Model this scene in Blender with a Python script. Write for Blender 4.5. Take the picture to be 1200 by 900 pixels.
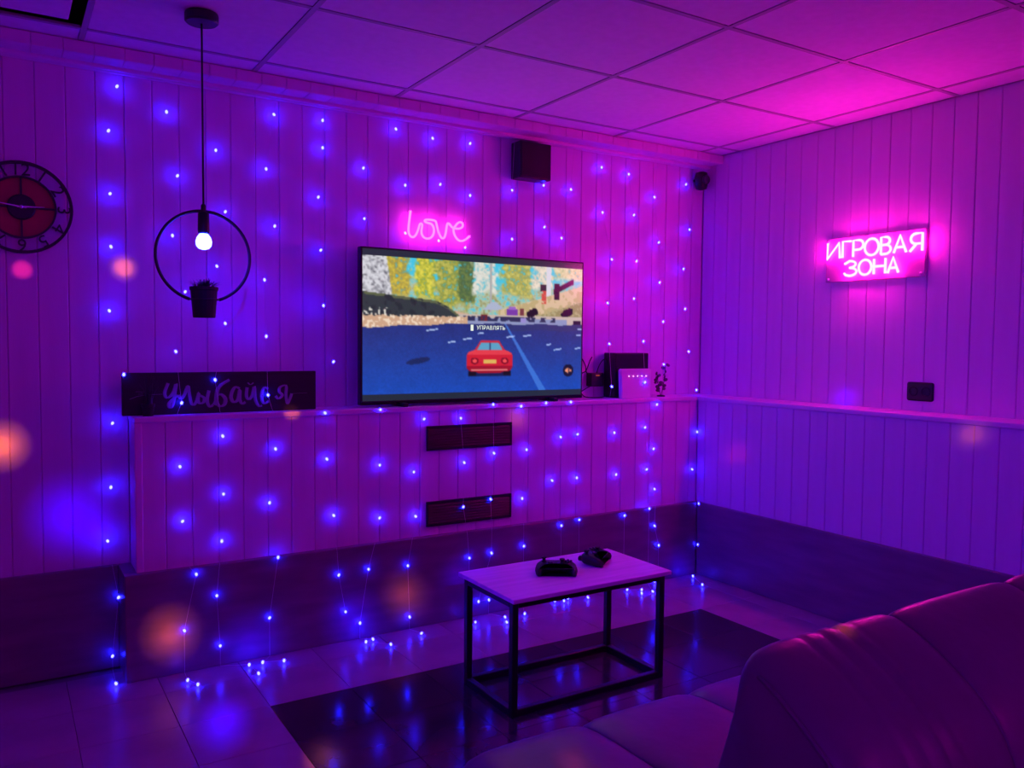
import bpy, bmesh, math, random
import numpy as np
from mathutils import Vector, Matrix, Quaternion

random.seed(7)
RNG = np.random.RandomState(11)
SC = bpy.context.scene
COL = SC.collection
for o in list(bpy.data.objects):
    bpy.data.objects.remove(o)

# ------------------------------------------------------------------ camera
# room frame: x = 0 right wall, y = 0 back wall, z = 0 floor, metres
H = 2.307                       # ceiling
CAM = Vector((-3.431, -3.4456, 1.2644))
cr = Vector((0.84820545, -0.52958649, 0.00925541))
cu = Vector((0.01929142, 0.04835083, 0.9986441))
cf = Vector((0.52931593, 0.84687682, -0.05122791))
cd = bpy.data.cameras.new('camera')
cd.sensor_fit = 'HORIZONTAL'; cd.sensor_width = 36.0
cd.lens = 961.82 / 1200 * 36.0
cd.clip_start = 0.02
cam = bpy.data.objects.new('camera', cd)
COL.objects.link(cam)
cam.matrix_world = Matrix(((cr.x, cu.x, -cf.x, CAM.x), (cr.y, cu.y, -cf.y, CAM.y), (cr.z, cu.z, -cf.z, CAM.z), (0, 0, 0, 1)))
SC.camera = cam

# ------------------------------------------------------------------ world, exposure, fill lamps and projector dots
w = bpy.data.worlds.new('world'); SC.world = w; w.use_nodes = True
w.node_tree.nodes['Background'].inputs[0].default_value = (0.02, 0.0, 0.05, 1)
w.node_tree.nodes['Background'].inputs[1].default_value = 0.02
vs = SC.view_settings
vs.view_transform = 'Standard'; vs.look = 'None'; vs.exposure = 0.0; vs.gamma = 1.0; vs.use_curve_mapping = False
SC.cycles.max_bounces = 8; SC.cycles.diffuse_bounces = 5; SC.cycles.glossy_bounces = 4
SC.cycles.sample_clamp_indirect = 6.0
SC.cycles.use_denoising = True

def lamp(name, kind, loc, color, power, size=0.1, target=None, spot=None):
    ld = bpy.data.lights.new(name, kind)
    ld.color = color; ld.energy = power
    if kind == 'AREA':
        ld.size = size
    else:
        ld.shadow_soft_size = size
    if spot:
        ld.spot_size = spot; ld.spot_blend = 1.0
    o = bpy.data.objects.new(name, ld); COL.objects.link(o); o.location = loc
    if target is not None:
        o.rotation_euler = (Vector(target) - Vector(loc)).to_track_quat('-Z', 'Y').to_euler()
    return o

# unseen pink and violet fill lamps, added behind the camera for ambient light
lamp('rear_pink_fill', 'POINT', (-1.1, -4.7, 1.9), (0.9, 0.0, 0.70), 8.5, 0.15)
lamp('rear_violet_fill', 'POINT', (-3.9, -4.7, 2.0), (0.35, 0.0, 1.0), 12, 0.15)

# added unseen spot: brings more blue to the table, floor and right wall
lamp('blue_fill_spot', 'SPOT', (-4.3, -1.9, 2.2), (0.06, 0.0, 1.0), 190, 0.06, (-0.35, -1.15, 0.40), math.radians(52))

# the rotating dot projector on a shelf behind the camera throws small soft dots
PROJ = Vector((-3.6, -4.6, 2.0))
ORANGE = (1.0, 0.20, 0.0); PINKDOT = (1.0, 0.02, 0.25); BLUEDOT = (0.03, 0.0, 1.0)
DOTS = [((-3.023, 0, 1.532), 0.040, ORANGE, 1.53), ((-3.43, 0, 0.876), 0.070, ORANGE, 2.21),
        ((-0.19, -1.68, 0.92), 0.055, ORANGE, 0.59), ((-0.182, -0.461, 0.688), 0.07, PINKDOT, 0.4),
        ((-2.905, -0.204, 0.158), 0.085, ORANGE, 3.23), ((-1.945, -0.204, 0.152), 0.09, ORANGE, 1.53),
        ((-2.614, -1.094, 0), 0.055, ORANGE, 5.95), ((-1.36, -0.174, 0.905), 0.06, ORANGE, 0.51),
        ((-0.752, 0, 1.496), 0.11, PINKDOT, 0.4), ((-3.355, 0, 1.507), 0.012, PINKDOT, 0.9),
        ((0, -0.951, 1.404), 0.09, PINKDOT, 0.2), ((-2.43, -0.165, 0.976), 0.03, ORANGE, 1.02),
        ((-2.40, -2.695, 0.856), 0.022, ORANGE, 3.74), ((-2.482, -2.170, 0.43), 0.04, ORANGE, 1.70),
        ((-3.22, 0, 0.60), 0.12, BLUEDOT, 2.6), ((-3.13, 0, 0.53), 0.08, BLUEDOT, 1.8),
        ((-2.825, -0.695, 0), 0.080, BLUEDOT, 12.0),
        ((0, -0.964, 1.013), 0.055, BLUEDOT, 2.0), ((-2.63, 0, 1.38), 0.20, BLUEDOT, 0.8),
        ((-2.33, 0, 1.43), 0.12, BLUEDOT, 0.7), ((-2.607, -0.204, 0.07), 0.10, BLUEDOT, 3.0),
        ((-2.19, -0.204, 0.09), 0.11, BLUEDOT, 3.2), ((-1.68, -0.204, 0.19), 0.08, BLUEDOT, 2.6),
        ((-3.05, 0, 1.45), 0.10, BLUEDOT, 0.4), ((-0.33, -0.204, 0.06), 0.09, BLUEDOT, 3.0)]
for tgt, rad, colr, pw in DOTS:
    dist = (Vector(tgt) - PROJ).length
    for rk, pk in ((1.5, 0.35), (1.0, 0.35), (0.55, 0.5)):       # soft-edged dot: nested cones of the same beam
        lamp('projector_dot', 'SPOT', PROJ, colr, pk * pw * 500 * (dist / 4.7) ** 2, 0.004, tgt, max(2 * math.atan(rad * rk / dist), math.radians(0.25)))

# ------------------------------------------------------------------ materials
def lin(c):
    return tuple(((v / 255.0) / 12.92 if v / 255.0 <= 0.04045 else ((v / 255.0 + 0.055) / 1.055) ** 2.4) for v in c)

def mat(name, base, rough=0.5, metal=0.0, var=0.06, scale=8.0, bump=0.0, bscale=120.0, stretch=(1, 1, 1), coat=0.0):
    m = bpy.data.materials.new(name); m.use_nodes = True
    nt = m.node_tree; b = nt.nodes['Principled BSDF']
    b.inputs['Roughness'].default_value = rough; b.inputs['Metallic'].default_value = metal
    if coat: b.inputs['Coat Weight'].default_value = coat; b.inputs['Coat Roughness'].default_value = 0.08
    tc = nt.nodes.new('ShaderNodeTexCoord'); mp = nt.nodes.new('ShaderNodeMapping')
    mp.inputs['Scale'].default_value = stretch
    nt.links.new(tc.outputs['Object'], mp.inputs['Vector'])
    nz = nt.nodes.new('ShaderNodeTexNoise'); nz.inputs['Scale'].default_value = scale; nz.inputs['Detail'].default_value = 5
    nt.links.new(mp.outputs['Vector'], nz.inputs['Vector'])
    rp = nt.nodes.new('ShaderNodeValToRGB')
    rp.color_ramp.elements[0].position = 0.3; rp.color_ramp.elements[1].position = 0.7
    rp.color_ramp.elements[0].color = tuple(max(0, v * (1 - var)) for v in base) + (1,)
    rp.color_ramp.elements[1].color = tuple(min(1, v * (1 + var)) for v in base) + (1,)
    nt.links.new(nz.outputs['Fac'], rp.inputs['Fac'])
    nt.links.new(rp.outputs['Color'], b.inputs['Base Color'])
    if bump:
        n2 = nt.nodes.new('ShaderNodeTexNoise'); n2.inputs['Scale'].default_value = bscale; n2.inputs['Detail'].default_value = 3
        nt.links.new(mp.outputs['Vector'], n2.inputs['Vector'])
        bp = nt.nodes.new('ShaderNodeBump'); bp.inputs['Strength'].default_value = bump; bp.inputs['Distance'].default_value = 0.004
        nt.links.new(n2.outputs['Fac'], bp.inputs['Height']); nt.links.new(bp.outputs['Normal'], b.inputs['Normal'])
    return m

def emit(name, color, strength):
    m = bpy.data.materials.new(name); m.use_nodes = True
    nt = m.node_tree; nt.nodes.clear()
    e = nt.nodes.new('ShaderNodeEmission'); o = nt.nodes.new('ShaderNodeOutputMaterial')
    e.inputs[0].default_value = tuple(color) + (1,); e.inputs[1].default_value = strength
    nt.links.new(e.outputs[0], o.inputs[0])
    return m

M = {}
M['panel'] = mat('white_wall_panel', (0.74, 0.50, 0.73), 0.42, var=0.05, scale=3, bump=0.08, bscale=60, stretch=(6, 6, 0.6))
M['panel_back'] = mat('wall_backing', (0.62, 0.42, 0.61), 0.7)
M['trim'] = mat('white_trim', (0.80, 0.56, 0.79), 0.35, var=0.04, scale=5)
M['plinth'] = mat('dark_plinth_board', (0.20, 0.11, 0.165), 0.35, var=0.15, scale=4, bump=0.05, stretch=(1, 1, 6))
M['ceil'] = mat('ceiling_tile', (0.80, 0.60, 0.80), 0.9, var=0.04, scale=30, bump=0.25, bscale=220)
M['tee'] = mat('ceiling_grid_bar', (0.40, 0.38, 0.40), 0.5, var=0.05)
M['plenum'] = mat('dark_plenum', (0.03, 0.03, 0.03), 0.9)
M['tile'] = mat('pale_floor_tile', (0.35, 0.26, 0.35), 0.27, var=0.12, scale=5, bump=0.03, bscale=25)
M['tile_dark'] = mat('dark_floor_tile', (0.040, 0.038, 0.045), 0.14, var=0.2, scale=5, bump=0.03, bscale=25)
M['grout'] = mat('grout', (0.16, 0.14, 0.16), 0.8)
M['black'] = mat('black_plastic', (0.012, 0.012, 0.014), 0.42, var=0.2)
M['black_gloss'] = mat('black_gloss', (0.010, 0.010, 0.012), 0.12, var=0.1)
M['black_metal'] = mat('black_painted_metal', (0.014, 0.013, 0.016), 0.38, var=0.2, scale=20)
M['rubber'] = mat('black_rubber', (0.01, 0.01, 0.011), 0.7)
M['grey'] = mat('dark_grey_plastic', (0.05, 0.05, 0.055), 0.4)
M['white_plastic'] = mat('white_plastic', (0.82, 0.80, 0.82), 0.3, var=0.02)
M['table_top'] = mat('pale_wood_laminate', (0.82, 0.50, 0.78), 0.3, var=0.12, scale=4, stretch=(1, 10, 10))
M['table_edge'] = mat('table_edge_band', (0.36, 0.28, 0.26), 0.5)
M['leather'] = mat('grey_faux_leather', (0.13, 0.06, 0.18), 0.38, var=0.10, scale=6, bump=0.55, bscale=13)
M['leather_dark'] = mat('sofa_base_fabric', (0.06, 0.05, 0.06), 0.7)
M['red_disc'] = mat('red_clock_disc', (0.42, 0.03, 0.05), 0.5, var=0.1)
M['hand'] = mat('pale_clock_hand', (0.72, 0.68, 0.70), 0.3, metal=0.4)
M['board'] = mat('black_sign_board', (0.012, 0.012, 0.016), 0.45, var=0.3, stretch=(1, 10, 10))
M['lettering'] = mat('muted_sign_paint', (0.26, 0.22, 0.30), 0.6, var=0.1)
M['leaf'] = mat('dark_leaf', (0.03, 0.06, 0.03), 0.5, var=0.4)
M['leaf_purple'] = mat('dusky_leaf', (0.16, 0.08, 0.14), 0.5, var=0.4)
M['wire'] = mat('clear_fairy_wire', (0.70, 0.66, 0.72), 0.3, var=0.05)
M['bulb'] = emit('blue_fairy_bulb', (0.008, 0.008, 1.0), 100)
M['neon_white'] = emit('pink_white_neon', (1.0, 0.009, 0.48), 104)
M['neon_pink'] = emit('pink_neon', (1.0, 0.022, 0.72), 15)
M['pendant_bulb'] = emit('pendant_bulb_glow', (0.020, 0.028, 1.0), 60)
M['led_white'] = emit('router_led', (1.0, 0.75, 1.0), 2.5)
M['led_red'] = emit('adapter_led', (1.0, 0.2, 0.1), 0.5)
M['ink'] = emit('screen_prompt_ink', (0.9, 1.0, 0.9), 0.9)
ac = bpy.data.materials.new('pink_acrylic'); ac.use_nodes = True
b = ac.node_tree.nodes['Principled BSDF']
b.inputs['Base Color'].default_value = (0.95, 0.55, 0.85, 1); b.inputs['Roughness'].default_value = 0.15
b.inputs['Transmission Weight'].default_value = 0.55; b.inputs['IOR'].default_value = 1.2
M['acrylic'] = ac

# ------------------------------------------------------------------ mesh helpers
def add_box(bm, x0, x1, y0, y1, z0, z1):
    v = [bm.verts.new(p) for p in ((x0, y0, z0), (x1, y0, z0), (x1, y1, z0), (x0, y1, z0), (x0, y0, z1), (x1, y0, z1), (x1, y1, z1), (x0, y1, z1))]
    for f in ((0, 3, 2, 1), (4, 5, 6, 7), (0, 1, 5, 4), (1, 2, 6, 5), (2, 3, 7, 6), (3, 0, 4, 7)):
        bm.faces.new([v[i] for i in f])

def box(x0, x1, y0, y1, z0, z1, bev=0.0, seg=2):
    bm = bmesh.new(); add_box(bm, min(x0, x1), max(x0, x1), min(y0, y1), max(y0, y1), min(z0, z1), max(z0, z1))
    if bev:
        bmesh.ops.bevel(bm, geom=bm.edges[:], offset=bev, segments=seg, profile=0.5, affect='EDGES')
    return bm

def add_tube(bm, pts, r, sides=8, closed=False, cap=True):
    P = [Vector(p) for p in pts]; n = len(P); rings = []
    rr = r if isinstance(r, (list, tuple)) else [r] * n
    up = None
    for i in range(n):
        a = P[(i - 1) % n] if (closed or i > 0) else P[i]
        c = P[(i + 1) % n] if (closed or i < n - 1) else P[i]
        t = (c - a)
        t = t.normalized() if t.length > 1e-9 else Vector((0, 0, 1))
        if up is None:
            up = t.orthogonal().normalized()
        else:
            up = (up - t * up.dot(t))
            up = up.normalized() if up.length > 1e-6 else t.orthogonal().normalized()
        s = t.cross(up)
        rings.append([bm.verts.new(P[i] + (up * math.cos(k * 2 * math.pi / sides) + s * math.sin(k * 2 * math.pi / sides)) * rr[i]) for k in range(sides)])
    m = n if closed else n - 1
    for i in range(m):
        A, B = rings[i], rings[(i + 1) % n]
        for k in range(sides):
            bm.faces.new((A[k], A[(k + 1) % sides], B[(k + 1) % sides], B[k]))
    if cap and not closed:
        bm.faces.new(rings[0][::-1]); bm.faces.new(rings[-1])

def tube(pts, r, sides=8, closed=False):
    bm = bmesh.new(); add_tube(bm, pts, r, sides, closed); return bm

def lathe(prof, sides=24, center=(0, 0, 0), axis='Z'):
    bm = bmesh.new(); rings = []
    c = Vector(center)
    for r, z in prof:
        ring = []
        for k in range(sides):
            a = 2 * math.pi * k / sides
            x, y = r * math.cos(a), r * math.sin(a)
            p = {'Z': Vector((x, y, z)), 'Y': Vector((x, -z, y)), 'X': Vector((-z, x, y))}[axis]
            ring.append(bm.verts.new(c + p))
        rings.append(ring)
    for A, B in zip(rings, rings[1:]):
        for k in range(sides):
            bm.faces.new((A[k], A[(k + 1) % sides], B[(k + 1) % sides], B[k]))
    bm.faces.new(rings[0][::-1]); bm.faces.new(rings[-1])
    bmesh.ops.recalc_face_normals(bm, faces=bm.faces)
    return bm

def catmull(pts, n=6, closed=False):
    P = [Vector(p) for p in pts]; out = []; m = len(P)
    for i in range(m if closed else m - 1):
        p0 = P[(i - 1) % m] if (closed or i > 0) else P[0]
        p1 = P[i]; p2 = P[(i + 1) % m]
        p3 = P[(i + 2) % m] if (closed or i + 2 < m) else P[-1]
        for k in range(n):
            t = k / n
            out.append(0.5 * ((2 * p1) + (p2 - p0) * t + (2 * p0 - 5 * p1 + 4 * p2 - p3) * t * t + (3 * p1 - p0 - 3 * p2 + p3) * t ** 3))
    if not closed: out.append(P[-1])
    return out

def prism(poly, y0, y1):
    """polygon in x-z extruded from y0 to y1"""
    bm = bmesh.new()
    a = [bm.verts.new((p[0], y0, p[1])) for p in poly]; c = [bm.verts.new((p[0], y1, p[1])) for p in poly]
    bm.faces.new(a); bm.faces.new(c[::-1])
    for i in range(len(poly)):
        j = (i + 1) % len(poly)
        bm.faces.new((a[j], a[i], c[i], c[j]))
    bmesh.ops.recalc_face_normals(bm, faces=bm.faces)
    return bm

def obj(name, geo, m, parent=None, smooth=False, loc=None, rot=None):
    if isinstance(geo, bmesh.types.BMesh):
        me = bpy.data.meshes.new(name); bmesh.ops.recalc_face_normals(geo, faces=geo.faces); geo.to_mesh(me); geo.free()
        if smooth:
            for p in me.polygons: p.use_smooth = True
    else:
        me = geo
    if not me.materials: me.materials.append(m if not isinstance(m, str) else M[m])
    o = bpy.data.objects.new(name, me); COL.objects.link(o)
    if parent: o.parent = parent
    if loc: o.location = loc
    if rot: o.rotation_euler = rot
    return o

def tag(o, label, cat, group=None):
    o['label'] = label; o['category'] = cat
    if group: o['group'] = group
    return o

def thing(name, label, cat, loc=(0, 0, 0), rz=0.0, group=None):
    o = bpy.data.objects.new(name, None); COL.objects.link(o)
    o.location = loc; o.rotation_euler = (0, 0, rz); o.empty_display_size = 0.05
    return tag(o, label, cat, group)

def struct(name, bm, m):
    o = obj(name, bm, m); o['kind'] = 'structure'; return o

def text_mesh(s, size, extrude=0.0):
    cu_ = bpy.data.curves.new('t', 'FONT'); cu_.body = s; cu_.size = size; cu_.extrude = extrude
    cu_.align_x = 'CENTER'; cu_.align_y = 'CENTER'; cu_.resolution_u = 3
    to = bpy.data.objects.new('t', cu_); COL.objects.link(to)
    dg = bpy.context.evaluated_depsgraph_get()
    me = bpy.data.meshes.new_from_object(to.evaluated_get(dg))
    bpy.data.objects.remove(to); bpy.data.curves.remove(cu_)
    me.materials.clear()
    return me

# ------------------------------------------------------------------ the room
XL, YF = -4.4, -5.2             # left wall, wall behind the camera
ZL, ZB = 0.976, 0.3975          # ledge height, plinth height
XE = -3.013                     # left end of the built-out lower wall
YB, XR = -0.174, -0.182         # front of the lower built-out walls
PT = 0.012

def plank_mesh(wd, L, t=PT, c=0.0030):
    h = wd / 2 - 0.0003
    prof = ((-h, 0), (-h, -t + c), (-h + c, -t), (h - c, -t), (h, -t + c), (h, 0))
    bm = bmesh.new()
    a = [bm.verts.new((x, y, 0)) for x, y in prof]; d = [bm.verts.new((x, y, L)) for x, y in prof]
    bm.faces.new(a[::-1]); bm.faces.new(d)
    for i in range(6):
        j = (i + 1) % 6
        bm.faces.new((a[i], a[j], d[j], d[i]))
    bmesh.ops.recalc_face_normals(bm, faces=bm.faces)
    me = bpy.data.meshes.new('plank'); bm.to_mesh(me); bm.free(); me.materials.append(M['panel'])
    return me

def row_of_planks(parent, joint, pitch, lo, hi, z0, z1, axis, face):
    """planks side by side between lo and hi along x (axis 0) or y (axis 1); face = coordinate of the slab they sit on"""
    k0 = math.floor((lo - joint) / pitch)
    cache = {}
    k = k0
    while joint + k * pitch < hi - 0.004:
        a = max(lo, joint + k * pitch); b_ = min(hi, joint + (k + 1) * pitch); k += 1
        wd = round(b_ - a, 4)
        if wd < 0.008: continue
        if wd not in cache: cache[wd] = plank_mesh(wd - 0.0004, z1 - z0)
        c = (a + b_) / 2
        jit = random.uniform(-0.0006, 0.0006)
        if axis == 0:
            obj('plank', cache[wd], 'panel', parent, loc=(c, face + jit, z0))
        else:
            obj('plank', cache[wd], 'panel', parent, loc=(face + jit, c, z0), rot=(0, 0, -math.pi / 2))

PB, PU, PR = 0.0953, 0.0976, 0.0972
floor = struct('floor', box(XL, 0.05, YF, 0.05, -0.08, -0.006), 'grout')
TP = 0.2925
tile_me = {}
def tile_mesh(wx, wy, m):
    key = (round(wx, 3), round(wy, 3), m)
    if key not in tile_me:
        bm = bmesh.new(); add_box(bm, -wx / 2, wx / 2, -wy / 2, wy / 2, -0.006, 0)
        top = [e for e in bm.edges if all(v.co.z > -0.001 for v in e.verts)]
        bmesh.ops.bevel(bm, geom=top, offset=0.0009, segments=1, affect='EDGES')
        me = bpy.data.meshes.new('floor_tile'); bm.to_mesh(me); bm.free(); me.materials.append(M[m]); tile_me[key] = me
    return tile_me[key]
xs = [-2.66 + TP * k for k in range(-6, 10)]
ys = [-0.655 + TP * k for k in range(2, -16, -1)]
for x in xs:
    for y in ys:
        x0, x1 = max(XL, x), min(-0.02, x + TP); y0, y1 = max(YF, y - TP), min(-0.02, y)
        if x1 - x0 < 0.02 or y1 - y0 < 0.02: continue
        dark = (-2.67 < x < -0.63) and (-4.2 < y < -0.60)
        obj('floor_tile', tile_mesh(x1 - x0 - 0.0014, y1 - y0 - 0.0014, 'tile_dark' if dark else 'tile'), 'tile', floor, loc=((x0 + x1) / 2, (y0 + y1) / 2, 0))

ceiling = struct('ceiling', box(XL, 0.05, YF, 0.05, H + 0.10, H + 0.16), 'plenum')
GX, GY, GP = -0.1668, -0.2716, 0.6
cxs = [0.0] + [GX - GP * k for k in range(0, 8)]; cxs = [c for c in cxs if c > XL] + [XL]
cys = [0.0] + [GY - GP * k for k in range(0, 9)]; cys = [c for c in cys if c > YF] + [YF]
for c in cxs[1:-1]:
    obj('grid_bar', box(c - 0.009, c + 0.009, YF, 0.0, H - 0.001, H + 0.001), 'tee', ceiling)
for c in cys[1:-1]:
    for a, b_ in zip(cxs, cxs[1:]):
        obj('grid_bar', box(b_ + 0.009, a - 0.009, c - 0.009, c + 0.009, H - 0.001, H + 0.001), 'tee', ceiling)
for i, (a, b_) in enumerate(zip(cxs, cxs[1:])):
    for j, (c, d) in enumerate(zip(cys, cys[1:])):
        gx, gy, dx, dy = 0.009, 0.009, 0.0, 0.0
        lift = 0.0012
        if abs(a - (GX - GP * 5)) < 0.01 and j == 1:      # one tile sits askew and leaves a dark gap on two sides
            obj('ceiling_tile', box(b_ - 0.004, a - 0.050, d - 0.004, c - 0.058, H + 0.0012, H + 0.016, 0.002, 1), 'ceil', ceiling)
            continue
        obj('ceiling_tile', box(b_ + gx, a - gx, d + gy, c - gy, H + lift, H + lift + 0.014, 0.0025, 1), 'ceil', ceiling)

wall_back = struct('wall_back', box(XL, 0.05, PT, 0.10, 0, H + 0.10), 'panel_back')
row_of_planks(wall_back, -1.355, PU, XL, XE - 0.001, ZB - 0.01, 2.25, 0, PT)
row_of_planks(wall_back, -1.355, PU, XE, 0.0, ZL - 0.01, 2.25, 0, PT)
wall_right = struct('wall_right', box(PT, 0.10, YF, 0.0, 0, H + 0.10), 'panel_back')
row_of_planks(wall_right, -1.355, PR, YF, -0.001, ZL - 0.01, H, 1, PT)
# built-out lower walls with a ledge on top
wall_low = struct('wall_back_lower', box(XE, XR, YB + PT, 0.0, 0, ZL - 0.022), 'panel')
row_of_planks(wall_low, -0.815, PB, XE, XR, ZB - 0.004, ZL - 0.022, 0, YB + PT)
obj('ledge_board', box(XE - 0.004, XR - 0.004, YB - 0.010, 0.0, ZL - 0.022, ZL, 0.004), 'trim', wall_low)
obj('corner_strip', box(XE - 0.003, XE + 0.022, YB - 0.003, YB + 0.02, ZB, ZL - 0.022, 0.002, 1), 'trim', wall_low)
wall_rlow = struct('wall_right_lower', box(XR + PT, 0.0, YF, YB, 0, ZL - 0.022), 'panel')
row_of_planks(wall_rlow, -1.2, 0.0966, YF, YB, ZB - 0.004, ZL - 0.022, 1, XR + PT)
obj('ledge_board', box(XR - 0.010, 0.0, YF, 0.0, ZL - 0.022, ZL + 0.0005, 0.004), 'trim', wall_rlow)
struct('baseboard_back', box(XE - 0.046, XR - 0.02, YB - 0.030, YB + 0.012, 0, ZB, 0.004), 'plinth')
struct('baseboard_end', box(XE - 0.046, XE, YB + 0.012, 0.0, 0, ZB, 0.003), 'plinth')
struct('baseboard_left', box(XL, XE - 0.046, -0.020, PT, 0, ZB, 0.004), 'plinth')
struct('baseboard_right', box(XR - 0.020, XR + PT, YF, YB - 0.030, 0, ZB, 0.004), 'plinth')
# the other two walls close the room behind the camera
wall_left = struct('wall_left', box(XL - 0.1, XL, YF, 0.05, 0, H + 0.10), 'panel')
wall_front = struct('wall_front', box(XL - 0.1, 0.1, YF - 0.1, YF, 0, H + 0.10), 'panel')
# boxed cornice under the ceiling along the back wall
trim1 = struct('trim_1', box(XL, 0.0, -0.138, 0.0, 2.270, H - 0.001), 'panel_back')
for k in range(46):
    x1 = -0.001 - k * PU; x0 = max(XL, x1 - PU)
    if x1 - x0 < 0.02: break
    obj('fascia_piece', box(x0 + 0.0006, x1 - 0.0006, -0.150, -0.138, 2.262, H - 0.001, 0.002, 1), 'panel', trim1)
    obj('soffit_piece', box(x0 + 0.0006, x1 - 0.0006, -0.138, -0.056, 2.262, 2.270, 0.0015, 1), 'panel', trim1)
struct('trim_2', box(XL, 0.0, -0.056, 0.0, 2.249, 2.270, 0.005), 'trim')

# fairy-light bulb positions strand by strand, then the strokes of the two cursive words (metres)
STRANDS = [
    [(-3.04,-0.03,2.2), (-3.071,-0.03,2.033), (-3.069,-0.03,1.802), (-3.069,-0.03,1.606), (-3.078,-0.03,1.367), (-3.042,-0.119,1.131), (-3.073,-0.03,0.944), (-3.082,-0.03,0.701), (-3.096,-0.03,0.497), (-3.063,-0.045,0.279), (-3.087,-0.045,0.056), (-3.094,-0.212,0.012)],
    [(-2.868,-0.025,2.134), (-2.833,-0.035,1.894), (-2.857,-0.054,1.661), (-2.817,-0.077,1.446), (-2.859,-0.107,1.216), (-2.845,-0.137,1.021), (-2.863,-0.19,0.785), (-2.856,-0.19,0.577), (-2.814,-0.217,0.375), (-2.859,-0.217,0.166), (-2.866,-0.312,0.012), (-2.842,-0.371,0.012)],
    [(-2.688,-0.029,2.011), (-2.657,-0.044,1.771), (-2.696,-0.065,1.552), (-2.672,-0.092,1.327), (-2.719,-0.123,1.106), (-2.707,-0.19,0.892), (-2.706,-0.19,0.667), (-2.714,-0.19,0.484), (-2.74,-0.217,0.281), (-2.729,-0.217,0.083), (-2.636,-0.281,0.012), (-2.627,-0.382,0.012)],
    [(-2.456,-0.024,2.187), (-2.491,-0.031,1.961), (-2.462,-0.048,1.73), (-2.511,-0.07,1.507), (-2.513,-0.098,1.278), (-2.517,-0.133,1.042), (-2.504,-0.19,0.83), (-2.529,-0.19,0.616), (-2.504,-0.217,0.399), (-2.539,-0.217,0.16), (-2.585,-0.283,0.012), (-2.509,-0.308,0.012)],
    [(-2.25,-0.024,2.194), (-2.251,-0.026,2.079), (-2.274,-0.037,1.868), (-2.27,-0.055,1.644), (-2.268,-0.081,1.41), (-2.236,-0.113,1.174), (-2.3,-0.19,0.966), (-2.293,-0.19,0.775), (-2.264,-0.19,0.537), (-2.252,-0.217,0.291), (-2.223,-0.217,0.131)],
    [(-2.069,-0.029,2.015), (-2.07,-0.042,1.795), (-2.056,-0.19,0.971), (-2.059,-0.19,0.733), (-2.059,-0.19,0.505), (-2.121,-0.217,0.297), (-2.159,-0.217,0.072), (-2.122,-0.268,0.012), (-2.158,-0.281,0.012), (-2.081,-0.36,0.012)],
    [(-1.914,-0.024,2.206), (-1.871,-0.031,1.962), (-1.877,-0.046,1.747), (-1.85,-0.19,0.922), (-1.899,-0.19,0.691), (-1.89,-0.19,0.494), (-1.939,-0.217,0.287), (-1.93,-0.217,0.059), (-1.916,-0.308,0.012)],
    [(-1.732,-0.024,2.19), (-1.695,-0.03,1.985), (-1.711,-0.048,1.725), (-1.667,-0.19,0.918), (-1.648,-0.19,0.715), (-1.651,-0.19,0.512), (-1.633,-0.217,0.28), (-1.648,-0.303,0.012)],
    [(-1.536,-0.024,2.193), (-1.539,-0.032,1.95), (-1.574,-0.05,1.703), (-1.497,-0.19,0.975), (-1.491,-0.19,0.748), (-1.507,-0.19,0.534), (-1.516,-0.217,0.288), (-1.583,-0.217,0.071), (-1.528,-0.217,0.07), (-1.498,-0.312,0.012), (-1.527,-0.374,0.012)],
    [(-1.306,-0.03,1.999), (-1.313,-0.045,1.762), (-1.343,-0.19,0.961), (-1.311,-0.19,0.753), (-1.333,-0.19,0.521), (-1.338,-0.217,0.298), (-1.395,-0.318,0.012)],
    [(-1.12,-0.028,2.043), (-1.12,-0.039,1.836), (-1.201,-0.19,0.973), (-1.113,-0.19,0.803), (-1.161,-0.19,0.593), (-1.121,-0.217,0.372), (-1.168,-0.233,0.012), (-1.087,-0.234,0.012), (-1.128,-0.256,0.012)],
    [(-0.953,-0.028,2.04), (-1.018,-0.043,1.789), (-1.054,-0.19,0.973), (-1.01,-0.19,0.811), (-1.012,-0.19,0.594), (-1.013,-0.217,0.389), (-0.995,-0.272,0.012)],
    [(-0.755,-0.024,2.175), (-0.752,-0.033,1.942), (-0.699,-0.05,1.701), (-0.742,-0.074,1.471), (-0.748,-0.101,1.259), (-0.78,-0.166,1.041), (-0.778,-0.19,0.807), (-0.762,-0.19,0.591), (-0.724,-0.217,0.38), (-0.746,-0.273,0.012), (-0.682,-0.31,0.012), (-0.72,-0.354,0.012)],
    [(-0.572,-0.024,2.161), (-0.538,-0.032,1.948), (-0.53,-0.05,1.702), (-0.561,-0.07,1.5), (-0.538,-0.125,1.274), (-0.557,-0.166,1.059), (-0.573,-0.19,0.824), (-0.556,-0.19,0.602), (-0.557,-0.217,0.399), (-0.652,-0.36,0.012)],
    [(-0.392,-0.027,2.058), (-0.367,-0.041,1.814), (-0.373,-0.06,1.595), (-0.365,-0.085,1.382), (-0.383,-0.116,1.151), (-0.493,-0.19,0.942), (-0.511,-0.19,0.708), (-0.5,-0.19,0.493), (-0.519,-0.217,0.304), (-0.487,-0.217,0.196), (-0.524,-0.23,0.012)],
    [(-0.158,-0.024,2.152), (-0.136,-0.035,1.902), (-0.191,-0.052,1.679), (-0.195,-0.075,1.456), (-0.192,-0.106,1.22), (-0.16,-0.139,1.008), (-0.198,-0.19,0.782), (-0.23,-0.19,0.578), (-0.201,-0.217,0.391), (-0.201,-0.217,0.165), (-0.279,-0.262,0.012), (-0.349,-0.402,0.012)],
]
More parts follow.
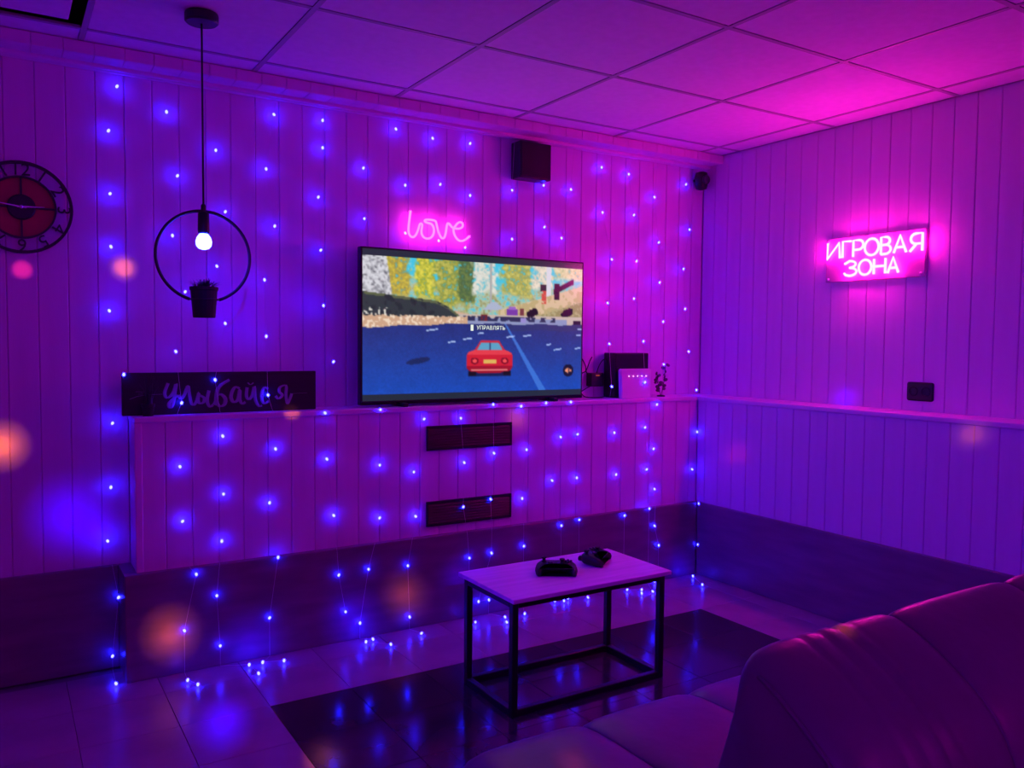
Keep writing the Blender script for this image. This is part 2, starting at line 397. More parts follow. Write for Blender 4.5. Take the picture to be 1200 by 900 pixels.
LOVE = [(-1.8444,1.851), (-1.8501,1.8103), (-1.8538,1.775), (-1.8526,1.7506), (-1.8441,1.7373), (-1.8305,1.7341), (-1.8169,1.7464), (-1.8053,1.7719), (-1.7995,1.7918), (-1.7917,1.7984), (-1.7858,1.7911), (-1.7889,1.7732), (-1.7896,1.7555), (-1.7816,1.7402), (-1.7658,1.7325), (-1.746,1.7358), (-1.7321,1.7493), (-1.7262,1.7711), (-1.7303,1.7886), (-1.7403,1.8002), (-1.7582,1.804), (-1.7721,1.8082), (-1.7721,1.8153), (-1.7583,1.8189), (-1.7344,1.8185), (-1.7184,1.8145), (-1.7123,1.7972), (-1.7062,1.7763), (-1.6981,1.7555), (-1.6859,1.7403), (-1.6737,1.7429), (-1.6657,1.7651), (-1.6618,1.7906), (-1.6558,1.8108), (-1.6456,1.8063), (-1.6332,1.7947), (-1.6168,1.7906), (-1.5961,1.7905), (-1.5795,1.7991), (-1.5763,1.812), (-1.5838,1.8205), (-1.5984,1.8193), (-1.6127,1.8054), (-1.6229,1.7901), (-1.6249,1.7755), (-1.6165,1.7544), (-1.5999,1.7376), (-1.5812,1.7346), (-1.5624,1.7421), (-1.5395,1.7603)]
SMILE = [
    [(-2.8884,1.0958), (-2.901,1.0604), (-2.8951,1.0407), (-2.8799,1.0468), (-2.8675,1.0661), (-2.8599,1.092), (-2.8645,1.0595), (-2.8691,1.0269), (-2.8773,1.0044), (-2.8852,1.0046), (-2.8863,1.0177), (-2.8727,1.0336), (-2.8524,1.0493)],
    [(-2.8524,1.0493), (-2.8421,1.0346), (-2.8295,1.052), (-2.8168,1.0846), (-2.8121,1.0516), (-2.805,1.0171), (-2.7951,1.0101), (-2.7842,1.0277)],
    [(-2.7842,1.0277), (-2.777,1.0573), (-2.7811,1.0276), (-2.7724,1.0147), (-2.7597,1.0203), (-2.7577,1.0355), (-2.7715,1.0452)],
    [(-2.7396,1.0644), (-2.7469,1.0266), (-2.7382,1.0016), (-2.7241,1.0078)],
    [(-2.7209,1.0077), (-2.7124,1.0255), (-2.7097,1.0435), (-2.6941,1.0472), (-2.6787,1.0313), (-2.6815,1.0091), (-2.6984,1.0016), (-2.7124,1.0188), (-2.7109,1.0489), (-2.7056,1.0703), (-2.6892,1.0887), (-2.6618,1.105)],
    [(-2.6226,1.0684), (-2.639,1.0755), (-2.6523,1.0576), (-2.6565,1.034), (-2.6461,1.0161), (-2.6302,1.0265), (-2.6219,1.0657), (-2.6222,1.0262), (-2.6131,1.0083), (-2.601,1.0154)],
    [(-2.5939,1.0732), (-2.5968,1.0392), (-2.5876,1.0252), (-2.574,1.042), (-2.5657,1.076), (-2.562,1.0245), (-2.5473,0.9965), (-2.535,0.9995)],
    [(-2.5911,1.0923), (-2.5805,1.0839), (-2.5683,1.0918)],
    [(-2.51,1.0659), (-2.525,1.0717), (-2.5347,1.0547), (-2.5362,1.0272), (-2.5268,1.0069), (-2.5075,1.016)],
    [(-2.4804,1.036), (-2.4687,1.0245), (-2.4526,1.0387), (-2.4651,1.053), (-2.4615,1.0718), (-2.4376,1.0768), (-2.4378,1.0384), (-2.4324,1.0039), (-2.4224,1.0204), (-2.4138,1.044)],
    [(-2.9608,1.0535), (-2.9101,1.0541)],
    [(-2.4138,1.044), (-2.3494,1.0452)],
    [(-3.0018,1.0661), (-2.9607,1.0618)],
    [(-3.0225,1.038), (-2.9933,1.0486), (-2.9608,1.0522)],
    [(-2.9932,1.0563), (-2.9608,1.0567)],
]

# ------------------------------------------------------------------ sofa in the foreground
def loft_x(profile, xs_ins):
    """closed (y,z) profile lofted along x; xs_ins = [(x, inset)]"""
    cy = sum(p[0] for p in profile) / len(profile); cz = sum(p[1] for p in profile) / len(profile)
    n = len(profile)
    bm = bmesh.new(); rings = []
    for x, ins in xs_ins:
        ring = []
        for i, (y, z) in enumerate(profile):
            a = profile[i - 1]; c = profile[(i + 1) % n]
            ty, tz = c[0] - a[0], c[1] - a[1]; l = math.hypot(ty, tz) or 1
            ny, nz = tz / l, -ty / l
            if (y - cy) * ny + (z - cz) * nz < 0: ny, nz = -ny, -nz
            ring.append(bm.verts.new((x, y - ny * ins, z - nz * ins)))
        rings.append(ring)
    for A, B in zip(rings, rings[1:]):
        for k in range(n):
            bm.faces.new((A[k], A[(k + 1) % n], B[(k + 1) % n], B[k]))
    bm.faces.new(rings[0][::-1]); bm.faces.new(rings[-1])
    return bm

def sect(x0, x1, d=0.016, endbulge=0.0):
    w_ = x1 - x0; out = []
    for t in (0, 0.015, 0.05, 0.11, 0.2, 0.35, 0.5, 0.65, 0.8, 0.89, 0.95, 0.985, 1.0):
        e = min(t, 1 - t) * w_
        ins = d * math.exp(-e / 0.016) + d * 0.35 * math.exp(-e / 0.05)
        out.append((x0 + t * w_, ins))
    return out

sofa = thing('sofa', 'grey padded faux-leather sofa with stitched sections, seen from behind at lower right', 'sofa', (-1.68, -2.4, 0))
def S(p): return (p[0] + 1.68, p[1] + 2.4, p[2])
def sobj(name, bm, m='leather', smooth=True):
    bmesh.ops.translate(bm, verts=bm.verts, vec=(1.68, 2.4, 0))
    return obj(name, bm, m, sofa, smooth)
seat_prof = [tuple(v[:2]) for v in catmull([(-2.60, 0.22, 0), (-2.25, 0.215, 0), (-1.99, 0.22, 0), (-1.955, 0.26, 0), (-1.955, 0.34, 0), (-1.985, 0.40, 0), (-2.06, 0.425, 0), (-2.30, 0.428, 0), (-2.54, 0.42, 0), (-2.64, 0.36, 0), (-2.64, 0.27, 0)], 3, True)]
back_prof = [tuple(v[:2]) for v in catmull([(-2.50, 0.30, 0), (-2.535, 0.42, 0), (-2.590, 0.54, 0), (-2.632, 0.66, 0), (-2.664, 0.765, 0), (-2.676, 0.825, 0), (-2.700, 0.858, 0), (-2.742, 0.850, 0), (-2.800, 0.818, 0), (-2.870, 0.760, 0), (-2.915, 0.66, 0), (-2.935, 0.52, 0), (-2.935, 0.36, 0), (-2.88, 0.26, 0), (-2.70, 0.25, 0), (-2.55, 0.26, 0)], 3, True)]
seat_x = [-2.655, -2.335, -2.01, -1.685, -1.36, -1.035, -0.71]
back_x = [-2.60, -2.28, -1.945, -1.61, -1.275, -0.99, -0.71]
for a, b_ in zip(seat_x, seat_x[1:]):
    s_ = sect(a, b_, 0.010)
    if a == seat_x[0]: s_ = [(x, i + 0.028 * math.exp(-(x - a) / 0.022)) for x, i in s_]
    sobj('seat_cushion', loft_x(seat_prof, s_))
for a, b_ in zip(back_x, back_x[1:]):
    s_ = sect(a, b_, 0.0065)
    if a == back_x[0]:      # worn first section: rounded end and a few creases
        s_ = []
        for k in range(49):
            x = a + (b_ - a) * k / 48; e = min(x - a, b_ - x)
            i = 0.0065 * math.exp(-e / 0.016) + 0.0023 * math.exp(-e / 0.05) + 0.016 * math.exp(-(x - a) / 0.020)
            for cx_, dp_, wd_ in ((-2.495, 0.0022, 0.006), (-2.455, 0.0030, 0.008), (-2.415, 0.0042, 0.007), (-2.385, 0.0016, 0.005)):
                i += dp_ * math.exp(-((x - cx_) / wd_) ** 2)
            s_.append((x, i))
    sobj('back_cushion', loft_x(back_prof, s_))
# stitched seam welt where the end panel meets the top and back
sobj('seam_welt', tube([(-2.599, y + 0.014, z - 0.018) for y, z in back_prof[21:31]], 0.0030, 6))
sobj('base', box(-2.60, -0.75, -2.90, -2.02, 0.07, 0.24, 0.02), 'leather_dark')
for lx in (-2.5, -0.85):
    for ly in (-2.82, -2.10):
        sobj('leg', box(lx - 0.025, lx + 0.025, ly - 0.025, ly + 0.025, 0, 0.075, 0.004), 'black_metal')

# ------------------------------------------------------------------ coffee table
table = thing('coffee_table', 'small table with pale laminate top on open black metal frame', 'table', (-1.655, -0.995, 0))
tx0, tx1, ty0, ty1, tz = -0.350, 0.352, -0.192, 0.195, 0.412
fx0, fx1, fy0, fy1, fb = -0.338, 0.340, -0.168, 0.170, 0.024
obj('table_top', box(tx0, tx1, ty0, ty1, tz - 0.016, tz, 0.002, 1), 'table_top', table)
for x in (fx0, fx1 - fb):
    for y in (fy0, fy1 - fb):
        obj('leg', box(x, x + fb, y, y + fb, 0, tz - 0.016, 0.002, 1), 'black_metal', table)
for z in (0.0, tz - 0.016 - fb):
    for y in (fy0, fy1 - fb):
        obj('frame_rail', box(fx0 + fb, fx1 - fb, y, y + fb, z, z + fb, 0.002, 1), 'black_metal', table)
    for x in (fx0, fx1 - fb):
        obj('frame_rail', box(x, x + fb, fy0 + fb, fy1 - fb, z, z + fb, 0.002, 1), 'black_metal', table)

# ------------------------------------------------------------------ two game controllers on the table
def controller(loc, rz, label, tilt=0.0):
    t = thing('game_controller', label, 'controller', loc, rz, 'game controllers on the table')
    half = [(0.0, 0.040), (0.030, 0.043), (0.054, 0.038), (0.067, 0.020), (0.075, -0.005), (0.078, -0.034), (0.069, -0.054), (0.055, -0.050), (0.043, -0.030), (0.028, -0.018), (0.0, -0.016)]
    full = half + [(-x, y) for x, y in half[1:-1]][::-1]
    out = [(v.x, v.y) for v in catmull([(x, y, 0) for x, y in full], 3, True)]
    n = len(out)
    def ring(bm, ins, z):
        r = []
        for i, (x, y) in enumerate(out):
            a = out[i - 1]; c = out[(i + 1) % n]; tx_, ty_ = c[0] - a[0], c[1] - a[1]; l = math.hypot(tx_, ty_)
            nx, ny = -ty_ / l, tx_ / l          # inward normal decided below
            sgn = -1
            droop = 0.012 * max(0.0, min(1.0, (-y - 0.005) / 0.04))
            r.append(bm.verts.new((x - sgn * nx * ins * -1, y - sgn * ny * ins * -1, max(0.001, z - droop))))
        return r
    bm = bmesh.new()
    rs = [ring(bm, i_, z_) for i_, z_ in ((0.010, 0.006), (0.003, 0.014), (0.0, 0.026), (0.004, 0.036), (0.011, 0.041))]
    for A, B in zip(rs, rs[1:]):
        for k in range(n): bm.faces.new((A[k], A[(k + 1) % n], B[(k + 1) % n], B[k]))
    bm.faces.new(rs[0][::-1]); bm.faces.new(rs[-1])
    obj('body', bm, 'black', t, True)
    for sx, sy in ((-0.044, 0.018), (0.022, -0.008)):
        obj('thumbstick', lathe([(0.010, 0.038), (0.006, 0.042), (0.006, 0.050), (0.010, 0.053), (0.010, 0.056), (0.006, 0.055)], 14, (sx, sy, 0)), 'rubber', t, True)
    bm = bmesh.new(); add_box(bm, -0.031, -0.013, -0.011, -0.005, 0.039, 0.045); add_box(bm, -0.025, -0.019, -0.017, 0.001, 0.039, 0.0455)
    obj('d_pad', bm, 'grey', t)
    for bx_, by_ in ((0.046, 0.008), (0.056, 0.018), (0.046, 0.028), (0.036, 0.018)):
        obj('button', lathe([(0.0048, 0.036), (0.0048, 0.0435), (0.0035, 0.0447)], 10, (bx_, by_, 0)), 'grey', t, True)
    for s in (-1, 1):
        obj('trigger', box(s * 0.030, s * 0.058, 0.030, 0.050, 0.014, 0.032, 0.006), 'black_gloss', t, True)
    return t
controller((-1.70, -0.995, tz), math.radians(-32), 'black game controller nearer the middle of the table top')
controller((-1.485, -0.945, tz), math.radians(38), 'black game controller nearer the right end of the table top, turned sideways')

# ------------------------------------------------------------------ television
tv = thing('television', 'large flat black television showing a racing game, standing on the ledge', 'television', (-1.528, -0.10, ZL))
TW, TZ0, TZ1 = 0.593, 0.009, 0.690
obj('casing', box(-TW, TW, -0.022, 0.012, TZ0, TZ1, 0.004), 'black', tv)
obj('back_box', box(-0.35, 0.35, 0.010, 0.045, TZ0 + 0.06, TZ0 + 0.42, 0.008), 'black', tv)
for s in (-1, 1):
    obj('foot', box(s * 0.40 - 0.012, s * 0.40 + 0.012, -0.07, 0.07, 0, TZ0 + 0.008, 0.003), 'black', tv)
obj('bottom_bezel', box(-TW + 0.002, TW - 0.002, -0.026, -0.020, TZ0 + 0.001, TZ0 + 0.016, 0.002, 1), 'black_gloss', tv)

def smooth_noise(h, w_, cell):
    gh, gw = int(h / cell) + 3, int(w_ / cell) + 3
    g = RNG.rand(gh, gw)
    yy = np.arange(h) / cell; xx = np.arange(w_) / cell
    y0 = yy.astype(int); x0 = xx.astype(int); fy = (yy - y0)[:, None]; fx = (xx - x0)[None, :]
    a = g[y0][:, x0]; b2 = g[y0][:, x0 + 1]; c = g[y0 + 1][:, x0]; d = g[y0 + 1][:, x0 + 1]
    return (a * (1 - fx) + b2 * fx) * (1 - fy) + (c * (1 - fx) + d * fx) * fy

def paint_screen(h, w_):
    """the racing game picture, sRGB 0..255, rows top to bottom"""
    U, V = np.meshgrid(np.linspace(0, 1, w_), np.linspace(0, 1, h))
    img = np.zeros((h, w_, 3))
    n2 = smooth_noise(h, w_, 2.2); n4 = smooth_noise(h, w_, 4.5); n9 = smooth_noise(h, w_, 10); n1 = RNG.rand(h, w_)
    lf = 0.5 * n2 + 0.3 * n4 + 0.2 * n1
    def put(mask, col, k=1.0):
        m = np.clip(mask.astype(float) * k, 0, 1)[..., None]
        img[:] = img * (1 - m) + np.array(col, float) * m
    # sky
    img[:] = np.array((70, 195, 225)); put((lf > 0.62), (190, 225, 230), 0.5)
    # hazy forest behind
    put(np.clip((V - 0.06 - 0.12 * n9) * 9, 0, 1) * np.clip((lf - 0.2) * 3, 0, 1), (190, 196, 160)); put(np.clip((V - 0.12) * 8, 0, 1) * np.clip((lf - 0.5) * 4, 0, 1), (130, 130, 80), 0.8)
    def tree(u0, u1, v1, c1, c2, dens=0.42):
        cx = (u0 + u1) / 2; rw = (u1 - u0) / 2
        sh = np.clip((1.15 - np.abs(U - cx) / (rw * (0.7 + 0.6 * n4))) * 4, 0, 1) * np.clip((v1 * (0.85 + 0.3 * n9) - V) * 25, 0, 1)
        tone = np.clip((lf - 0.3) / 0.4, 0, 1)[..., None]
        al = (sh * np.clip((lf - dens + 0.22) * 5, 0, 1))[..., None]
        img[:] = img * (1 - al) + (np.array(c1, float) * (1 - tone) + np.array(c2, float) * tone) * al
    tree(0.085, 0.185, 0.30, (150, 130, 60), (215, 195, 70)); tree(0.215, 0.30, 0.30, (140, 150, 40), (225, 215, 80))
    tree(0.30, 0.46, 0.36, (120, 130, 50), (195, 190, 90)); tree(0.40, 0.47, 0.34, (60, 90, 60), (110, 130, 70))
    tree(0.465, 0.57, 0.26, (190, 195, 185), (225, 225, 215), 0.5); tree(0.60, 0.74, 0.28, (150, 145, 60), (205, 200, 110))
    tree(0.74, 0.85, 0.20, (200, 190, 170), (235, 225, 205), 0.45); tree(0.85, 1.02, 0.12, (190, 185, 120), (225, 220, 180), 0.4)
    # rock trunk at the left
    m = (U < 0.095 + 0.025 * V / 0.3) & (V < 0.30); put(m, (150, 150, 158)); put(m * np.clip((lf - 0.35) * 4, 0, 1), (215, 215, 222)); put(m * np.clip((0.3 - n2) * 5, 0, 1), (90, 92, 100))
    put((np.abs(U - 0.545) < 0.004) & (V < 0.38), (170, 170, 170)); put((np.abs(U - 0.825) < 0.012) & (V < 0.25), (215, 215, 225))
    # distant ground and roofs
    put((V > 0.36 - 0.05 * np.sin(U * 9)) & (U > 0.38) & (U < 0.66), (205, 170, 140))
    put((V > 0.30) & (V < 0.36) & (np.abs(U - 0.56) < 0.05 * (V - 0.28) / 0.08), (170, 180, 205))
    # right hillside
    edge = 0.36 - 0.55 * np.clip(U - 0.58, 0, 1) ** 1.05
    m = (U > 0.58) & (V > edge); put(m, (212, 188, 150)); put(m & (n4 > 0.55), (190, 170, 120))
    put((U > 0.60) & (V > edge + 0.12 + 0.03 * n4) , (150, 140, 92)); put((U > 0.60) & (V > edge + 0.12) & (n2 > 0.6), (175, 165, 120))
    # pale ground and far road
    put((V > 0.40) & (U > 0.36), (198, 180, 170)); put((V > 0.425) & (U > 0.30) & (U < 0.92), (140, 150, 190)); put((V > 0.41) & (V < 0.45) & (U > 0.42) & (U < 0.86) & (n4 > 0.35), (45, 50, 85))
    # left bank
    top = 0.255 + 0.06 * np.clip(U, 0, 0.36) / 0.36 + 0.13 * np.clip((U - 0.28) / 0.14, 0, 1) ** 2
    m = (V > top) & (U < 0.42) & (V < 0.47); put(m, (48, 58, 62)); put(m & (V < top + 0.02), (92, 100, 70)); put(m & (n4 > 0.6), (38, 46, 52))
    put((V > 0.43 - 0.02 * n4 + 0.02 * (0.42 - U)) & (U < 0.44), (205, 165, 135)); put((V > 0.42) & (U < 0.42) & (n2 > 0.6), (238, 215, 190))
    put((V > 0.37) & (V < 0.44) & (U < 0.10) & (n2 > 0.68), (225, 220, 210))
    # the blue asphalt
    ry = 0.515 - 0.10 * np.clip(U, 0, 0.45) + 0.005 * np.sin(U * 30) - 0.01 * np.clip(U - 0.6, 0, 1)
    m = V > ry
    g = np.clip((V - 0.46) / 0.54, 0, 1)[..., None]
    road = np.array((38, 50, 120)) * (1 - g) + np.array((24, 74, 182)) * g
    road = road * (0.86 + 0.28 * (0.5 * n1 + 0.3 * n2 + 0.2 * n9))[..., None]
    img[m] = road[m]
    put(m & (V < ry + 0.05) & (U > 0.45), (52, 58, 100), 0.5)
    # lane stripe, skid mark, glints
    lc = 0.615 + (V - 0.47) * 0.345; put((V > 0.47) & (np.abs(U - lc) < 0.004 + 0.026 * (V - 0.47)), (62, 120, 215), 0.85)
    put(((U - 0.225) / 0.05) ** 2 + ((V - 0.76 + 0.3 * (U - 0.225)) / 0.022) ** 2 < 1, (22, 36, 78), 0.8)
    for u, v, l in ((0.285, 0.525, 0.025), (0.37, 0.615, 0.017), (0.44, 0.59, 0.02), (0.72, 0.56, 0.02), (0.83, 0.63, 0.012), (0.875, 0.67, 0.02), (0.64, 0.57, 0.02), (0.985, 0.55, 0.014), (0.98, 0.66, 0.014), (0.99, 0.50, 0.012), (0.50, 0.545, 0.015)):
        put((np.abs(U - u) < l) & (np.abs(V - v + 0.25 * (U - u)) < 0.006), (190, 210, 250), 0.85)
    # dark fallen trunk, props and small traffic
    lnn = 0.22 - 0.95 * (U - 0.84); put((U > 0.85) & (U < 0.955) & (np.abs(V - (0.20 - 0.9 * (U - 0.85))) < 0.022), (26, 26, 34))
    put((np.abs(U - 0.868) < 0.012) & (V > 0.13) & (V < 0.26), (24, 24, 30)); put((np.abs(U - 0.80) < 0.016) & (np.abs(V - 0.17) < 0.03), (40, 40, 44))
    put((np.abs(U - 0.803) < 0.011) & (V > 0.19) & (V < 0.30) & (n2 > 0.3), (205, 80, 60))
    for u, v in ((0.745, 0.375), (0.925, 0.365)):
        put(((U - u) / 0.034) ** 2 + ((V - v + 0.5 * (U - u)) / 0.035) ** 2 < 0.55 + 0.7 * n2, (20, 20, 30))
    put((np.abs(U - 0.975) < 0.02) & (np.abs(V - 0.445) < 0.016), (24, 26, 46)); put((np.abs(U - 0.695) < 0.01) & (np.abs(V - 0.37) < 0.03), (120, 60, 60))
    put((np.abs(U - 0.648) < 0.026) & (np.abs(V - 0.372) < 0.026), (120, 60, 165)); put((np.abs(U - 0.648) < 0.016) & (np.abs(V - 0.345) < 0.012), (150, 100, 195))
    put((np.abs(U - 0.515) < 0.014) & (np.abs(V - 0.425) < 0.024) & (n2 > 0.3), (110, 40, 45)); put((np.abs(U - 0.70) < 0.014) & (np.abs(V - 0.435) < 0.018), (150, 140, 205))
    # a plain red coupe seen from behind
    bu, bv = U - 0.543, V
    put((np.abs(bu) < 0.100) & (np.abs(bv - 0.862) < 0.020), (18, 26, 62), 0.8)
    cab = (bv > 0.60) & (bv < 0.70) & (np.abs(bu) < 0.042 + (bv - 0.60) * 0.38); put(cab, (196, 44, 60))
    put((bv > 0.618) & (bv < 0.690) & (np.abs(bu) < 0.034 + (bv - 0.60) * 0.34), (92, 160, 196)); put((bv > 0.618) & (bv < 0.690) & (np.abs(bu) < 0.003), (48, 70, 110))
    bod = (np.abs(bu / 0.108) ** 4 + np.abs((bv - 0.765) / 0.092) ** 4) < 1; put(bod, (206, 34, 50)); put(bod & (bv < 0.715), (228, 62, 74)); put(bod & (bv > 0.80), (158, 22, 40))
    for s in (-1, 1):
        put(((bu - s * 0.070) / 0.018) ** 2 + ((bv - 0.762) / 0.026) ** 2 < 1, (120, 14, 34)); put(((bu - s * 0.070) / 0.010) ** 2 + ((bv - 0.762) / 0.015) ** 2 < 1, (240, 80, 80))
        put((np.abs(bu - s * 0.080) < 0.017) & (np.abs(bv - 0.862) < 0.016), (22, 18, 26))
    put((np.abs(bu) < 0.030) & (np.abs(bv - 0.768) < 0.018), (222, 180, 90)); put((np.abs(bu) < 0.085) & (np.abs(bv - 0.832) < 0.005), (226, 120, 120))
    # sound-off symbol
    cu_, cv_ = 0.932, 0.845
    put(((U - cu_) / 0.027) ** 2 + ((V - cv_) / 0.052) ** 2 < 1, (16, 20, 46))
    put((U > cu_ - 0.016) & (U < cu_ - 0.002) & (np.abs(V - cv_) < 0.008 + 0.016 * (U - cu_ + 0.016) / 0.014), (238, 150, 110))
    for s in (-1, 1):
        put((U > cu_ + 0.003) & (U < cu_ + 0.017) & (np.abs((V - cv_) - s * 1.7 * (U - cu_ - 0.010)) < 0.006), (238, 150, 110))
    return img

GW, GH = 300, 176
pic = paint_screen(GH - 16, GW)
pp = np.pad(pic, ((1, 1), (1, 1), (0, 0)), 'edge')
pic = 0.4 * pic + 0.15 * (pp[:-2, 1:-1] + pp[2:, 1:-1] + pp[1:-1, :-2] + pp[1:-1, 2:])
full = np.zeros((GH, GW, 3)); full[:] = (34, 44, 58)
full[8:GH - 8] = pic
f01 = np.clip(full / 255.0, 0, 1)
linpic = np.where(f01 <= 0.04045, f01 / 12.92, ((f01 + 0.055) / 1.055) ** 2.4)
gx = np.linspace(-TW + 0.010, TW - 0.010, GW); gz = np.linspace(TZ1 - 0.008, TZ0 + 0.018, GH)
X2, Z2 = np.meshgrid(gx, gz)
verts = np.stack([X2, np.full_like(X2, -0.0228), Z2], -1).reshape(-1, 3)
idx = np.arange(GW * GH).reshape(GH, GW)
faces = np.stack([idx[:-1, :-1], idx[1:, :-1], idx[1:, 1:], idx[:-1, 1:]], -1).reshape(-1, 4)
me = bpy.data.meshes.new('screen'); me.from_pydata(verts.tolist(), [], faces.tolist())
ca = me.color_attributes.new('picture', 'FLOAT_COLOR', 'POINT')
ca.data.foreach_set('color', np.concatenate([linpic.reshape(-1, 3), np.ones((GW * GH, 1))], 1).astype(np.float32).ravel())
sm = bpy.data.materials.new('lit_screen'); sm.use_nodes = True; nt = sm.node_tree; nt.nodes.clear()
at_ = nt.nodes.new('ShaderNodeAttribute'); at_.attribute_name = 'picture'
em = nt.nodes.new('ShaderNodeEmission'); em.inputs[1].default_value = 1.0
gl = nt.nodes.new('ShaderNodeBsdfGlossy'); gl.inputs['Roughness'].default_value = 0.25; gl.inputs['Color'].default_value = (0.04, 0.04, 0.04, 1)
ad = nt.nodes.new('ShaderNodeAddShader'); ou = nt.nodes.new('ShaderNodeOutputMaterial')
nt.links.new(at_.outputs['Color'], em.inputs[0]); nt.links.new(em.outputs[0], ad.inputs[0]); nt.links.new(gl.outputs[0], ad.inputs[1]); nt.links.new(ad.outputs[0], ou.inputs[0])
sm.cycles.emission_sampling = 'NONE'
scr = obj('screen', me, sm, tv); scr['label'] = 'lit screen with a red car on a blue road'
tm = text_mesh('УПРАВЛЯТЬ', 0.026, 0.0003); tm.materials.append(M['ink'])
pr = obj('prompt_text', tm, 'ink', scr, loc=(0.055, -0.0236, 0.352), rot=(math.pi / 2, 0, 0))
obj('prompt_icon', box(-0.054, -0.040, -0.0240, -0.0232, 0.338, 0.366, 0.0), 'ink', scr)

# ------------------------------------------------------------------ neon signs
sign = thing('neon_sign', 'pink neon sign reading ИГРОВАЯ ЗОНА on the right wall', 'neon sign', (0, -1.105, 1.56))
obj('backing_plate', box(-0.022, -0.016, -0.252, 0.252, 0.005, 0.213, 0.002, 1), 'acrylic', sign)
for y in (-0.235, 0.235):
    for z in (0.02, 0.198):
        obj('standoff', lathe([(0.006, 0.0), (0.006, 0.026), (0.004, 0.028)], 10, (0, y, z), 'X'), 'hand', sign, True)
ell = [(0.5 + 0.5 * math.cos(a * math.pi / 8), 0.5 + 0.5 * math.sin(a * math.pi / 8)) for a in range(17)]
def bow(x0, y0, x1, y1, w_, n=7):
    # half-oval bulging by w_ from (x0,y0) to (x1,y1)
    return [(x0 + (x1 - x0) * (1 - math.cos(math.pi * k / n)) / 2 + w_ * math.sin(math.pi * k / n), y0 + (y1 - y0) * (1 - math.cos(math.pi * k / n)) / 2) for k in range(n + 1)]
GLY = {'И': [[(0.03, 1), (0.0, 0), (0.92, 0.95), (1.0, 0.0)]],
       'Г': [[(0.05, 0), (0.05, 1), (1, 0.98)]],
       'Р': [[(0.05, 0), (0.05, 1)] + bow(0.55, 1.0, 0.55, 0.42, 0.45) + [(0.05, 0.42)]],
       'О': [ell],
       'В': [[(0.05, 0), (0.05, 1)] + bow(0.5, 1.0, 0.5, 0.54, 0.40) + [(0.05, 0.54)], bow(0.5, 0.54, 0.5, 0.0, 0.50) + [(0.05, 0.0)]],
       'А': [[(0, 0), (0.5, 1), (1, 0)], [(0.2, 0.32), (0.8, 0.32)]],
       'Я': [[(0.95, 0), (0.95, 1)] + bow(0.45, 1.0, 0.45, 0.42, -0.40) + [(0.95, 0.42)], [(0.5, 0.42), (0.0, 0.0)]],
       'З': [[(0.02, 0.82)] + bow(0.42, 1.0, 0.42, 0.54, 0.48), bow(0.42, 0.54, 0.42, 0.0, 0.56) + [(0.12, 0.07), (0.0, 0.2)]],
       'Н': [[(0.05, 0), (0.05, 1)], [(0.95, 0), (0.95, 1)], [(0.05, 0.5), (0.95, 0.5)]]}
ROWS = [('ИГРОВАЯ', [(-0.866, -0.942), (-0.949, -1.0), (-1.005, -1.065), (-1.067, -1.144), (-1.148, -1.203), (-1.213, -1.278), (-1.29, -1.355)], 1.676, 1.752),
        ('ЗОНА', [(-0.962, -1.035), (-1.039, -1.11), (-1.114, -1.183), (-1.187, -1.243)], 1.589, 1.658)]
for word, spans, z0, z1 in ROWS:
    for ch, (ya, yb) in zip(word, spans):
        bm = bmesh.new()
        for st in GLY[ch]:
            pts = [(-0.034, ya + (yb - ya) * (0.04 + 0.92 * u) + 1.105, z0 + (z1 - z0) * v - 1.56) for u, v in st]
            if ch == 'О': add_tube(bm, pts[:-1], 0.0060, 6, closed=True)
            else: add_tube(bm, pts, 0.0060, 6)
        o = obj('letter', bm, 'neon_white', sign, True); o['label'] = 'glowing letter ' + ch

love = thing('neon_sign', 'small pink neon word love in cursive above the television', 'neon sign', (-1.70, 0, 1.70))
obj('neon_tube', tube([(x + 1.70, -0.030, z - 1.70) for x, z in [(v.x, v.y) for v in catmull([(a, c, 0) for a, c in LOVE], 2)]], 0.0052, 6), 'neon_pink', love, True)
for x, z in (LOVE[0], LOVE[14], LOVE[29], LOVE[-1]):
    obj('clip', tube([(x + 1.70, 0.0, z - 1.70), (x + 1.70, -0.027, z - 1.70)], 0.0022, 6), 'hand', love)

